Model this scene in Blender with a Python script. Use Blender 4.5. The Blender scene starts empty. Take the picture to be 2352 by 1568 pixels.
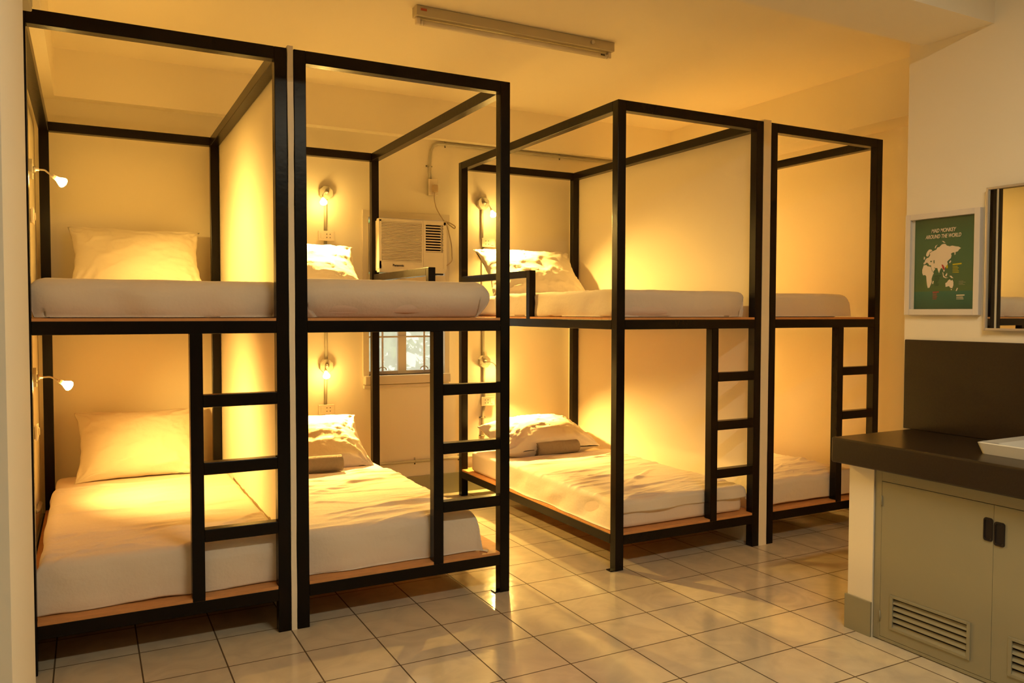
import bpy, bmesh, math, random
from mathutils import Vector, Matrix, noise, Quaternion
random.seed(7)
S = bpy.context.scene
COL = S.collection
PI = math.pi

# ------------------------------------------------------------------ materials
def new_mat(name):
    m = bpy.data.materials.new(name); m.use_nodes = True
    nt = m.node_tree; b = nt.nodes['Principled BSDF']
    return m, nt, b

def mat(name, col, rough=0.6, spec=0.5, metal=0.0, bump=0.0, bscale=60.0, var=0.0, vscale=4.0, coat=0.0, stretch=(1, 1, 1)):
    m, nt, b = new_mat(name)
    b.inputs['Roughness'].default_value = rough
    b.inputs['Specular IOR Level'].default_value = spec
    b.inputs['Metallic'].default_value = metal
    b.inputs['Coat Weight'].default_value = coat
    b.inputs['Base Color'].default_value = (*col, 1)
    tc = nt.nodes.new('ShaderNodeTexCoord')
    mp = nt.nodes.new('ShaderNodeMapping'); mp.inputs['Scale'].default_value = stretch
    nt.links.new(tc.outputs['Object'], mp.inputs['Vector'])
    if var > 0:
        n = nt.nodes.new('ShaderNodeTexNoise'); n.inputs['Scale'].default_value = vscale; n.inputs['Detail'].default_value = 5
        r = nt.nodes.new('ShaderNodeMix'); r.data_type = 'RGBA'
        r.inputs[6].default_value = (*[c * (1 - var) for c in col], 1)
        r.inputs[7].default_value = (*[min(1, c * (1 + var)) for c in col], 1)
        nt.links.new(mp.outputs[0], n.inputs['Vector']); nt.links.new(n.outputs['Fac'], r.inputs[0])
        nt.links.new(r.outputs[2], b.inputs['Base Color'])
    if bump > 0:
        n = nt.nodes.new('ShaderNodeTexNoise'); n.inputs['Scale'].default_value = bscale; n.inputs['Detail'].default_value = 4
        bp = nt.nodes.new('ShaderNodeBump'); bp.inputs['Strength'].default_value = bump; bp.inputs['Distance'].default_value = 0.01
        nt.links.new(mp.outputs[0], n.inputs['Vector']); nt.links.new(n.outputs['Fac'], bp.inputs['Height'])
        nt.links.new(bp.outputs[0], b.inputs['Normal'])
    return m

M = {}
M['wall'] = mat('wall_paint', (.87, .81, .68), .65, .3, bump=.06, bscale=35, var=.02, vscale=1.5)
M['rear'] = mat('darkened_rear_wall', (.20, .15, .11), .8, .2)  # unseen rear wall, darkened so the black bed frames reflect less light
M['ceil'] = mat('ceiling_paint', (.87, .81, .68), .7, .3, bump=.05, bscale=20, var=.02, vscale=1.2)
M['band'] = mat('grey_band_paint', (.30, .285, .20), .5, .4, var=.05)
M['steel'] = mat('black_gloss_paint', (.007, .0052, .0045), .27, .16, bump=.05, bscale=40)
M['ply'] = mat('plywood', (.60, .30, .12), .55, .3, var=.22, vscale=9, stretch=(1, 8, 1), bump=.1)
M['sheet'] = mat('white_cotton', (.80, .735, .66), .85, .15, bump=.18, bscale=55)
M['mattress'] = mat('mattress_cover', (.80, .70, .63), .85, .15, bump=.15, bscale=30)
M['pillow'] = mat('pillow_cotton', (.82, .76, .66), .85, .15, bump=.25, bscale=26)
M['towel'] = mat('grey_terry', (.33, .275, .225), .95, .05, bump=.9, bscale=260, var=.12, vscale=60)
M['pvc'] = mat('grey_conduit', (.42, .40, .33), .4, .5, var=.05)
M['box'] = mat('grey_metal_box', (.40, .37, .29), .4, .5, var=.08, vscale=30)
M['plate'] = mat('ivory_plastic', (.78, .70, .58), .35, .5)
M['dark'] = mat('dark_hole', (.015, .01, .008), .6, .3)
M['clipm'] = mat('dark_screw', (.04, .03, .02), .5, .4)
M['acwhite'] = mat('ac_plastic', (.78, .72, .60), .4, .5)
M['cord'] = mat('beige_cord', (.42, .33, .22), .5, .4)
M['wood_white'] = mat('white_window_wood', (.70, .64, .55), .5, .4, var=.05)
M['iron'] = mat('window_bar_paint', (.62, .55, .48), .5, .4)
M['granite'] = mat('dark_granite', (.022, .015, .009), .28, .5, var=.5, vscale=140, bump=.02)
M['cab'] = mat('grey_cabinet_paint', (.30, .285, .20), .45, .4, var=.04, bump=.03)
M['ceramic'] = mat('white_ceramic', (.80, .79, .74), .12, .6, coat=.5)
M['tube'] = mat('white_tube_glass', (.78, .72, .62), .2, .5)
M['fixture'] = mat('fixture_enamel', (.52, .46, .33), .4, .5)
M['red'] = mat('red_print', (.45, .08, .03), .5)
M['silver'] = mat('silver_frame', (.62, .58, .52), .35, .5, metal=.6)
M['pframe'] = mat('white_frame', (.72, .67, .63), .4, .5)
M['paper'] = mat('white_paper', (.74, .69, .60), .6, .2)
M['print_white'] = mat('print_white', (.76, .66, .52), .6, .2)
M['print_yellow'] = mat('print_yellow', (.55, .47, .02), .6, .2)
M['print_red'] = mat('print_red', (.40, .06, .05), .6, .2)
M['print_dark'] = mat('print_dark', (.03, .06, .045), .6, .2)
M['mirror'] = mat('mirror_glass', (.86, .88, .84), .01, .5, metal=1.0)
M['bark'] = mat('bark', (.16, .11, .07), .9, .1, bump=.5, bscale=20)
M['ground'] = mat('outdoor_ground', (.25, .24, .16), .9, .1, var=.3)
M['rubber'] = mat('black_plastic', (.012, .009, .01), .3, .5)

def floor_mat():
    m, nt, b = new_mat('glazed_floor_tiles')
    tc = nt.nodes.new('ShaderNodeTexCoord')
    mp = nt.nodes.new('ShaderNodeMapping'); mp.inputs['Location'].default_value = (-.7663, -3.2458, 0)
    nt.links.new(tc.outputs['Object'], mp.inputs['Vector'])
    br = nt.nodes.new('ShaderNodeTexBrick'); br.offset = 0; br.squash = 1
    br.inputs['Scale'].default_value = 1; br.inputs['Brick Width'].default_value = .3; br.inputs['Row Height'].default_value = .3
    br.inputs['Mortar Size'].default_value = .003; br.inputs['Mortar Smooth'].default_value = .1
    br.inputs['Color1'].default_value = (.63, .57, .45, 1); br.inputs['Color2'].default_value = (.68, .61, .48, 1)
    br.inputs['Mortar'].default_value = (.10, .065, .035, 1)
    nt.links.new(mp.outputs[0], br.inputs['Vector'])
    n = nt.nodes.new('ShaderNodeTexNoise'); n.inputs['Scale'].default_value = 5; n.inputs['Detail'].default_value = 6; n.inputs['Distortion'].default_value = 1.6
    nt.links.new(tc.outputs['Object'], n.inputs['Vector'])
    cr = nt.nodes.new('ShaderNodeValToRGB'); cr.color_ramp.elements[0].position = .35; cr.color_ramp.elements[1].position = .62
    cr.color_ramp.elements[0].color = (.86, .86, .88, 1); cr.color_ramp.elements[1].color = (1, 1, 1, 1)
    nt.links.new(n.outputs['Fac'], cr.inputs[0])
    mx = nt.nodes.new('ShaderNodeMix'); mx.data_type = 'RGBA'; mx.blend_type = 'MULTIPLY'; mx.inputs[0].default_value = 1
    nt.links.new(br.outputs['Color'], mx.inputs[6]); nt.links.new(cr.outputs[0], mx.inputs[7])
    nt.links.new(mx.outputs[2], b.inputs['Base Color'])
    rr = nt.nodes.new('ShaderNodeMapRange'); rr.inputs[3].default_value = .13; rr.inputs[4].default_value = .8
    nt.links.new(br.outputs['Fac'], rr.inputs[0]); nt.links.new(rr.outputs[0], b.inputs['Roughness'])
    bp = nt.nodes.new('ShaderNodeBump'); bp.invert = True; bp.inputs['Strength'].default_value = .5; bp.inputs['Distance'].default_value = .002
    nt.links.new(br.outputs['Fac'], bp.inputs['Height'])
    n2 = nt.nodes.new('ShaderNodeTexNoise'); n2.inputs['Scale'].default_value = 14; n2.inputs['Detail'].default_value = 2
    nt.links.new(tc.outputs['Object'], n2.inputs['Vector'])
    bp2 = nt.nodes.new('ShaderNodeBump'); bp2.inputs['Strength'].default_value = .10; bp2.inputs['Distance'].default_value = .01
    nt.links.new(n2.outputs['Fac'], bp2.inputs['Height']); nt.links.new(bp.outputs[0], bp2.inputs['Normal'])
    nt.links.new(bp2.outputs[0], b.inputs['Normal'])
    return m
M['floor'] = floor_mat()

def poster_mat():
    # printed colour field: green, darker blue-green block at the foot, darker corners of the print
    m, nt, b = new_mat('poster_print')
    tc = nt.nodes.new('ShaderNodeTexCoord'); sp = nt.nodes.new('ShaderNodeSeparateXYZ')
    nt.links.new(tc.outputs['Generated'], sp.inputs[0])
    cr = nt.nodes.new('ShaderNodeValToRGB'); cr.color_ramp.interpolation = 'LINEAR'
    e = cr.color_ramp.elements
    e[0].position = 0; e[0].color = (.015, .075, .05, 1)
    e[1].position = 1; e[1].color = (.04, .085, .04, 1)
    for p, c in ((.19, (.02, .12, .085, 1)), (.20, (.055, .12, .045, 1)), (.55, (.045, .125, .065, 1)), (.8, (.038, .115, .06, 1))):
        q = e.new(p); q.color = c
    nt.links.new(sp.outputs['Z'], cr.inputs[0])
    nt.links.new(cr.outputs[0], b.inputs['Base Color'])
    b.inputs['Roughness'].default_value = .45
    return m
M['poster'] = poster_mat()

def glass_mat():
    m = bpy.data.materials.new('hazy_window_glass'); m.use_nodes = True; nt = m.node_tree; nt.nodes.clear()
    o = nt.nodes.new('ShaderNodeOutputMaterial'); t = nt.nodes.new('ShaderNodeBsdfTransparent'); t.inputs[0].default_value = (.95, .97, .95, 1)
    d = nt.nodes.new('ShaderNodeBsdfTranslucent'); d.inputs[0].default_value = (.9, .88, .82, 1)
    mx = nt.nodes.new('ShaderNodeMixShader'); mx.inputs[0].default_value = .5
    nt.links.new(t.outputs[0], mx.inputs[1]); nt.links.new(d.outputs[0], mx.inputs[2]); nt.links.new(mx.outputs[0], o.inputs[0])
    return m
M['glass'] = glass_mat()

def leaf_mat():
    m = bpy.data.materials.new('leaves'); m.use_nodes = True; nt = m.node_tree; nt.nodes.clear()
    o = nt.nodes.new('ShaderNodeOutputMaterial'); d = nt.nodes.new('ShaderNodeBsdfDiffuse'); t = nt.nodes.new('ShaderNodeBsdfTranslucent')
    oi = nt.nodes.new('ShaderNodeNewGeometry'); cr = nt.nodes.new('ShaderNodeValToRGB')
    cr.color_ramp.elements[0].color = (.20, .30, .08, 1); cr.color_ramp.elements[1].color = (.48, .60, .24, 1)
    nt.links.new(oi.outputs['Random Per Island'], cr.inputs[0])
    nt.links.new(cr.outputs[0], d.inputs[0]); nt.links.new(cr.outputs[0], t.inputs[0])
    mx = nt.nodes.new('ShaderNodeMixShader'); mx.inputs[0].default_value = .45
    nt.links.new(d.outputs[0], mx.inputs[1]); nt.links.new(t.outputs[0], mx.inputs[2]); nt.links.new(mx.outputs[0], o.inputs[0])
    return m
M['leaf'] = leaf_mat()

WARM = (1.0, .585, .13)
def bulb_mat(strength):
    m = bpy.data.materials.new('lit_bulb'); m.use_nodes = True; nt = m.node_tree; nt.nodes.clear()
    o = nt.nodes.new('ShaderNodeOutputMaterial'); e = nt.nodes.new('ShaderNodeEmission')
    e.inputs[0].default_value = (*WARM, 1); e.inputs[1].default_value = strength
    nt.links.new(e.outputs[0], o.inputs[0]); return m
M['bulb'] = bulb_mat(130)

# ------------------------------------------------------------------ mesh helpers
class MB:
    def __init__(s): s.bm = bmesh.new()
    def box(s, x0, x1, y0, y1, z0, z1, bev=0.0, seg=2):
        t = bmesh.new()
        v = [t.verts.new((x, y, z)) for x in (x0, x1) for y in (y0, y1) for z in (z0, z1)]
        for f in ((0, 1, 3, 2), (4, 6, 7, 5), (0, 4, 5, 1), (2, 3, 7, 6), (0, 2, 6, 4), (1, 5, 7, 3)):
            t.faces.new([v[i] for i in f])
        if bev > 0:
            bmesh.ops.bevel(t, geom=t.edges[:], offset=bev, segments=seg, profile=.5, affect='EDGES')
        s.merge(t); return s
    def merge(s, t, mtx=None):
        me = bpy.data.meshes.new('tmp'); bmesh.ops.recalc_face_normals(t, faces=t.faces[:])
        if mtx is not None: bmesh.ops.transform(t, matrix=mtx, verts=t.verts[:])
        t.to_mesh(me); t.free(); s.bm.from_mesh(me); bpy.data.meshes.remove(me)
    def prism(s, pts, axis, a, b, bev=0.0):
        """polygon in the plane normal to axis, extruded from a to b"""
        t = bmesh.new()
        def P(p, h):
            return {'X': (h, p[0], p[1]), 'Y': (p[0], h, p[1]), 'Z': (p[0], p[1], h)}[axis]
        lo = [t.verts.new(P(p, a)) for p in pts]; hi = [t.verts.new(P(p, b)) for p in pts]
        n = len(pts)
        t.faces.new(lo); t.faces.new(hi)
        for i in range(n): t.faces.new((lo[i], lo[(i + 1) % n], hi[(i + 1) % n], hi[i]))
        if bev > 0: bmesh.ops.bevel(t, geom=t.edges[:], offset=bev, segments=2, profile=.5, affect='EDGES')
        s.merge(t); return s
    def tube(s, pts, r, seg=10, smooth_path=True):
        pts = [Vector(p) for p in pts]
        t = bmesh.new(); rings = []; up = None
        for i, p in enumerate(pts):
            if i == 0: d = pts[1] - pts[0]
            elif i == len(pts) - 1: d = pts[-1] - pts[-2]
            else: d = (pts[i + 1] - pts[i]).normalized() + (pts[i] - pts[i - 1]).normalized()
            d.normalize()
            if up is None:
                up = Vector((0, 0, 1)) if abs(d.z) < .9 else Vector((1, 0, 0))
            a = d.cross(up).normalized(); up = a.cross(d).normalized()
            rr = r[i] if isinstance(r, (list, tuple)) else r
            rings.append([t.verts.new(p + (a * math.cos(2 * PI * k / seg) + up * math.sin(2 * PI * k / seg)) * rr) for k in range(seg)])
        for i in range(len(rings) - 1):
            for k in range(seg):
                t.faces.new((rings[i][k], rings[i][(k + 1) % seg], rings[i + 1][(k + 1) % seg], rings[i + 1][k]))
        t.faces.new(rings[0][::-1]); t.faces.new(rings[-1])
        for f in t.faces: f.smooth = True
        s.merge(t); return s
    def lathe(s, prof, o, axis, seg=20):
        """profile of (distance along axis, radius) turned about axis through o"""
        o = Vector(o); d = Vector(axis).normalized()
        up = Vector((0, 0, 1)) if abs(d.z) < .9 else Vector((1, 0, 0))
        a = d.cross(up).normalized(); b = d.cross(a).normalized()
        t = bmesh.new(); rings = []
        for h, r in prof:
            rings.append([t.verts.new(o + d * h + (a * math.cos(2 * PI * k / seg) + b * math.sin(2 * PI * k / seg)) * max(r, 1e-4)) for k in range(seg)])
        for i in range(len(rings) - 1):
            for k in range(seg):
                t.faces.new((rings[i][k], rings[i][(k + 1) % seg], rings[i + 1][(k + 1) % seg], rings[i + 1][k]))
        t.faces.new(rings[0][::-1]); t.faces.new(rings[-1])
        for f in t.faces: f.smooth = True
        s.merge(t); return s
    def grid(s, fn, nu, nv, closed_u=False, smooth=True):
        t = s.bm
        vs = [[t.verts.new(fn(i / nu, j / nv)) for i in range(nu if closed_u else nu + 1)] for j in range(nv + 1)]
        n = len(vs[0])
        for j in range(nv):
            for i in range(nu):
                f = t.faces.new((vs[j][i], vs[j][(i + 1) % n], vs[j + 1][(i + 1) % n], vs[j + 1][i])); f.smooth = smooth
        return s
    def build(s, name, material, parent=None, smooth=None):
        me = bpy.data.meshes.new(name)
        if smooth:
            for f in s.bm.faces: f.smooth = True
        s.bm.to_mesh(me); s.bm.free()
        me.materials.append(material)
        o = bpy.data.objects.new(name, me); COL.objects.link(o)
        if parent is not None:
            o.parent = parent; o.matrix_parent_inverse = parent.matrix_world.inverted()
        return o

def wsync(o): bpy.context.view_layer.update()
def empty(name, loc=(0, 0, 0)):
    o = bpy.data.objects.new(name, None); COL.objects.link(o); o.location = loc
    o.empty_display_size = .1
    o.matrix_world = Matrix.Translation(loc)
    return o
def tag(o, label=None, cat=None, group=None, kind=None):
    if label: o['label'] = label
    if cat: o['category'] = cat
    if group: o['group'] = group
    if kind: o['kind'] = kind
    return o
def part(mb, name, m, parent, smooth=None, label=None):
    """mesh given in world coordinates, parented to an Empty that sits at a plain translation"""
    t = parent.matrix_world.translation.copy() if parent.parent is None else parent.parent.matrix_world.translation.copy()
    me = bpy.data.meshes.new(name)
    if smooth:
        for f in mb.bm.faces: f.smooth = True
    bmesh.ops.translate(mb.bm, verts=mb.bm.verts[:], vec=-t)
    mb.bm.to_mesh(me); mb.bm.free(); me.materials.append(m)
    o = bpy.data.objects.new(name, me); COL.objects.link(o); o.parent = parent
    if label: o['label'] = label
    return o
def struct(mb, name, m): return tag(mb.build(name, m), kind='structure')

# ------------------------------------------------------------------ main measures (metres)
YF, YP, YW = 3.4925, 5.5400, 5.64          # bed fronts, bed backs, back wall
XL, XR = -.262, 4.74                        # side walls of the sleeping bay
XN, YN = 3.42, 2.485                        # wall with the poster: face and far end
HC = 2.96                                   # ceiling

# ------------------------------------------------------------------ room shell
struct(MB().box(-2.2, 5.0, -1.6, 6.0, -.12, 0), 'floor', M['floor'])
struct(MB().box(-2.2, 5.0, -1.6, 6.0, HC, HC + .12), 'ceiling', M['ceil'])
# back wall with the window opening
WX0, WX1, WZ0, WZ1 = 1.80, 2.41, .925, 2.075
b = MB()
b.box(-2.2, WX0, YW, YW + .16, 0, HC); b.box(WX1, 5.0, YW, YW + .16, 0, HC)
b.box(WX0, WX1, YW, YW + .16, 0, WZ0); b.box(WX0, WX1, YW, YW + .16, WZ1, HC)
struct(b, 'wall_back', M['wall'])
struct(MB().box(XL - .12, XL, 2.42, YW, 0, HC), 'wall_left', M['wall'])
struct(MB().box(XR, XR + .12, YN - .05, YW, 0, HC), 'wall_right', M['wall'])
struct(MB().box(XN, XR + .12, -1.6, YN, 0, HC), 'wall_right_near', M['wall'])
struct(MB().box(-.62, -.1340, 1.74, 2.42, 0, 2.615), 'wall_left_near', M['wall'])
struct(MB().box(-2.32, -2.2, -1.6, 1.9, 0, HC), 'wall_far_left', M['wall'])
struct(MB().box(-2.2, -.62, 1.78, 1.9, 0, HC), 'wall_side_left', M['wall'])
struct(MB().box(-2.32, 5.0, -1.72, -1.6, 0, HC), 'wall_rear', M['rear'])
# beams: back, right, left of the bay, and the cross beam over the opening
struct(MB().box(XL, XR, 5.55, YW, 2.675, HC), 'trim_1', M['ceil'])
struct(MB().box(4.49, XR, YN, 5.55, 2.605, HC), 'trim_2', M['ceil'])
struct(MB().box(XL, -.155, 2.42, 5.55, 2.675, HC), 'trim_3', M['ceil'])
struct(MB().box(-2.2, XN, 2.09, 2.42, 2.615, HC), 'trim_4', M['ceil'])
# grey painted skirting bands
struct(MB().box(XL, XR, YW - .008, YW, 0, .155), 'baseboard_back', M['band'])
struct(MB().box(XL, XL + .008, 2.42, YW, 0, .155), 'baseboard_left', M['band'])
struct(MB().box(XR - .008, XR, YN, YW, 0, .155), 'baseboard_right', M['band'])
# stub wall that closes the end of the counter
struct(MB().box(2.947, XN, 2.272, 2.395, 0, .735), 'wall_stub', M['wall'])
b = MB(); b.box(2.938, 2.947, 2.272, 2.404, 0, .150); b.box(2.947, XN, 2.395, 2.404, 0, .150)
struct(b, 'baseboard_stub', M['band'])

# partitions between paired bunks, painted front edges slightly uneven
def partition(x0, x1, name):
    n = 60
    t = MB()
    def wob(z, s): return .0022 * noise.noise(Vector((z * 2.2, s, 3.1))) + .0012 * noise.noise(Vector((z * 9, s, 1)))
    prof = []
    for i in range(n + 1):
        z = 2.518 * i / n; prof.append(z)
    bm = t.bm
    rings = []
    for z in prof:
        a = x0 + .0 + wob(z, x0); c = x1 + wob(z, x1 + 5)
        rings.append([bm.verts.new(p) for p in ((a, YF + .001, z), (c, YF + .001, z), (x1 - .001, YF + .06, z), (x1 - .001, YW, z), (x0 + .001, YW, z), (x0 + .001, YF + .06, z))])
    for i in range(n):
        for k in range(6):
            bm.faces.new((rings[i][k], rings[i][(k + 1) % 6], rings[i + 1][(k + 1) % 6], rings[i + 1][k]))
    bm.faces.new(rings[0][::-1]); bm.faces.new(rings[-1])
    bmesh.ops.recalc_face_normals(bm, faces=bm.faces[:])
    return struct(t, name, M['wall'])
partition(.7672, .7915, 'wall_partition')
partition(3.5165, 3.5765, 'wall_partition')

# ------------------------------------------------------------------ bunk beds
P = .052
ZD0, ZD1, ZDK = 1.296, 1.348, 1.360
ZB0, ZB1, ZBK = .138, .190, .203
HT = 2.506
def bunk(x0, x1, ladder, guard, label, plates=()):
    t = empty('bunk_bed', ((x0 + x1) / 2, (YF + YP) / 2, 0))
    tag(t, label, 'bunk bed', 'black steel bunk beds in a row')
    B = .0025
    for (px, py) in ((x0, YF), (x1 - P, YF), (x0, YP - P), (x1 - P, YP - P)):
        p = part(MB().box(px, px + P, py, py + P, 0, HT, B), 'post', M['steel'], t)
        if (round(px, 3), round(py, 3)) in plates or (px in plates and py == YF):
            q = MB().box(px - .028, px + P, py + .005, py + P - .005, 0, .006, .001)
            part(q, 'foot_plate', M['steel'], p)
    def rails(name, z0, z1):
        e = .0015
        part(MB().box(x0 + P, x1 - P, YF + e * 0, YF + P, z0, z1, B), name, M['steel'], t)
        part(MB().box(x0 + P, x1 - P, YP - P, YP, z0, z1, B), name, M['steel'], t)
        part(MB().box(x0, x0 + P, YF + P, YP - P, z0, z1, B), name, M['steel'], t)
        part(MB().box(x1 - P, x1, YF + P, YP - P, z0, z1, B), name, M['steel'], t)
    rails('top_rail', HT - .054, HT); rails('deck_rail', ZD0, ZD1); rails('base_rail', ZB0, ZB1)
    for z0, z1 in ((ZD1, ZDK), (ZB1, ZBK)):
        o = P + .001
        pts = [(x0 + o, YF + .002), (x1 - o, YF + .002), (x1 - o, YF + o), (x1 - .003, YF + o), (x1 - .003, YP - o), (x1 - o, YP - o), (x1 - o, YP - .002),
               (x0 + o, YP - .002), (x0 + o, YP - o), (x0 + .003, YP - o), (x0 + .003, YF + o), (x0 + o, YF + o)]
        part(MB().prism(pts, 'Z', z0, z1), 'plywood_deck', M['ply'], t)
    lx = ladder
    st = part(MB().box(lx, lx + .05, YF, YF + .05, ZB1, ZD0, B), 'ladder_stile', M['steel'], t)
    for z in (1.018, .738, .459):
        part(MB().box(lx + .05, x1 - P, YF, YF + .05, z - .026, z + .026, B), 'rung', M['steel'], t)
    if guard is not None:
        gx = x1 - .045 if guard == 'r' else x0
        g = MB().box(gx, gx + .045, 4.49, YP - P, 1.607, 1.655, B)
        g.box(gx, gx + .045, 4.445, 4.49, ZDK - .012, 1.655, B)
        part(g, 'guard_rail', M['steel'], t)
    return t
bunk(-.238, .765, .366, None, 'black steel bunk bed beside the left wall, leftmost of the row')
bunk(.794, 1.838, 1.434, 'r', 'black steel bunk bed left of the aisle, between the partition and the air conditioner', (1.838 - P,))
bunk(2.479, 3.515, 3.137, 'l', 'black steel bunk bed right of the aisle, its long left side open to view', (2.479,))
bunk(3.578, 4.560, 4.172, None, 'black steel bunk bed at the far right, partly behind the dark counter')

# ------------------------------------------------------------------ mattresses, sheets, pillows
def fbm(x, y, z, o=3):
    v = 0; a = 1
    for i in range(o):
        v += a * noise.noise(Vector((x, y, z))); x *= 2.03; y *= 2.03; z += 7.1; a *= .5
    return v
def mattress(x0, x1, y0, y1, z0, z1, seed, label, group, r=.035):
    t = MB()
    cx, cy, cz = (x0 + x1) / 2, (y0 + y1) / 2, (z0 + z1) / 2
    hx, hy, hz = (x1 - x0) / 2, (y1 - y0) / 2, (z1 - z0) / 2
    bm = t.bm
    bmesh.ops.create_cube(bm, size=2)
    bmesh.ops.subdivide_edges(bm, edges=bm.edges[:], cuts=31, use_grid_fill=True)
    for v in bm.verts:
        def sq(a):  # crowd the loops toward the edges
            return math.copysign(abs(a) ** .75, a)
        p = Vector((sq(v.co.x) * hx, sq(v.co.y) * hy, sq(v.co.z) * hz))
        q = Vector((max(-hx + r, min(hx - r, p.x)), max(-hy + r, min(hy - r, p.y)), max(-hz + r, min(hz - r, p.z))))
        d = p - q
        if d.length > 1e-6: p = q + d.normalized() * r
        n = (p - q).normalized() if d.length > 1e-6 else Vector((0, 0, 1))
        w = .004 * fbm(p.x * 3 + seed, p.y * 3, p.z * 6, 3)
        if v.co.z > -.98: p += n * w
        v.co = p + Vector((cx, cy, cz))
    for f in bm.faces: f.smooth = True
    o = t.build('mattress', M['mattress'])
    return tag(o, label, 'mattress', group)

def sheet(x0, x1, y0, y1, zt, drop, dl, dr, seed, label, group, zmin, flare=.5, amp=.005, nx=110, ny=150, r=.03, wav=.008, ncr=0, hemw=1.0, tuck=0.0):
    """cotton sheet laid over a mattress: top, rounded edges, hanging front and sides"""
    def f(e):
        if e <= 0: return e, 0.
        if e < r * PI / 2: return r * math.sin(e / r), r * (1 - math.cos(e / r))
        return r, r + e - r * PI / 2
    W = x1 - x0; Lq = y1 - y0
    rnd = random.Random(int(seed * 10)); CR = []
    for i in range(ncr):
        cx_, cq = rnd.uniform(0, W), Lq * rnd.uniform(0, 1) ** 1.2
        an = rnd.gauss(.12, .28); ln = rnd.uniform(.10, .42); hh = rnd.uniform(.4, 1) * amp; wd_ = rnd.uniform(.007, .017)
        CR.append((cx_, cq, math.cos(an), math.sin(an), ln, hh, wd_, rnd.uniform(-.35, .35)))
    def fn(u, v):
        s = -dl + u * (W + dl + dr); q = v * (y1 - y0 + drop) - drop     # cloth coordinates, metres
        # wavering hem at the head end
        hem = v ** 8
        ex, dxs = 0, 0
        if s < r: a, da = f(r - s); X = x0 + r - a; nxv = -1 if da > 0 else 0
        elif s > W - r: a, da = f(s - (W - r)); X = x1 - r + a; nxv = 1 if da > 0 else 0
        else: X = x0 + s; da = 0; nxv = 0
        if q < r: c, dc = f(r - q); Y = y0 + r - c
        else: Y = y0 + q; dc = 0
        Y += hem * .025 * noise.noise(Vector((s * 4, seed, 0)))
        down = (da ** 3 + dc ** 3) ** (1 / 3)
        k = min(da, dc)
        sd = -1 if s < W / 2 else 1
        X += sd * k * flare * .55; Y -= k * flare * .35
        Z = zt - down
        top = max(0, 1 - down / .05)
        # long shallow creases running mostly across, a little diagonally
        n1 = fbm(s * 1.6 + q * .9 + seed, q * 6.5 - s * 1.5, seed, 3)
        n2 = fbm(s * 2.2 + seed * 2, q * 13 + s * 3.5, seed + 9, 2)
        ridge = max(0, 1 - abs(n1) * 5) ** 2 * .9 + max(0, 1 - abs(n2) * 6) ** 2 * .5
        ridge *= .35 + .65 * max(0, min(1, .5 + 1.6 * noise.noise(Vector((s * 1.3, q * 1.1, seed + 4)))))
        cz = 0
        if top > 0:
            for (a0_, b0_, ca, sa, ln, hh, wd_, cv_) in CR:
                dx_ = s - a0_; dq_ = q - b0_; al_ = dx_ * ca + dq_ * sa
                if abs(al_) > ln: continue
                pe = -dx_ * sa + dq_ * ca - cv_ * al_ * al_
                if abs(pe) > .06: continue
                k_ = pe / (wd_ * (1 if pe > 0 else 1.9))
                cz += hh * math.exp(-k_ * k_) * (1 - (al_ / ln) ** 2)
        Z += top * (ridge * amp * .55 + .004 * n1 + cz) + top * .004 + top * .0035 * (v > .985)
        if down > .005:
            m = min(1, down / .06)
            fold = fbm(s * 3.2 + q * 3.2 * (dc < .001) + seed, seed, Z * 2.0 + 3 * s, 2) * wav * m * 1.6 + fbm(s * 9, q * 9 + Z * 3, seed + 3, 2) * .003 * m
            if dc >= da: Y -= fold + .004 * m
            if da > .004: X += nxv * (fold + .004 * m)
            Z += m * .012 * hemw * noise.noise(Vector((s * 5 + seed, q * 5, 2.2)))
        if tuck:
            tk = tuck * max(0, (down - .3 * drop) / (.7 * drop)) ** 2
            if dc > .002: Y += tk
            if da > .002: X -= nxv * tk
        Z = max(Z, zmin)
        if Z <= zmin + 1e-5:
            over = (zt - down)
            over = zmin - over
            if dc >= da: Y -= min(.03, max(0, over) * .6)
            elif nxv: X += nxv * min(.03, max(0, over) * .6)
        return (X, Y, Z)
    t = MB(); t.grid(fn, nx, ny)
    o = t.build('bed_sheet', M['sheet'])
    md = o.modifiers.new('thick', 'SOLIDIFY'); md.thickness = .0022; md.offset = 1
    return tag(o, label, 'sheet', group)

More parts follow.
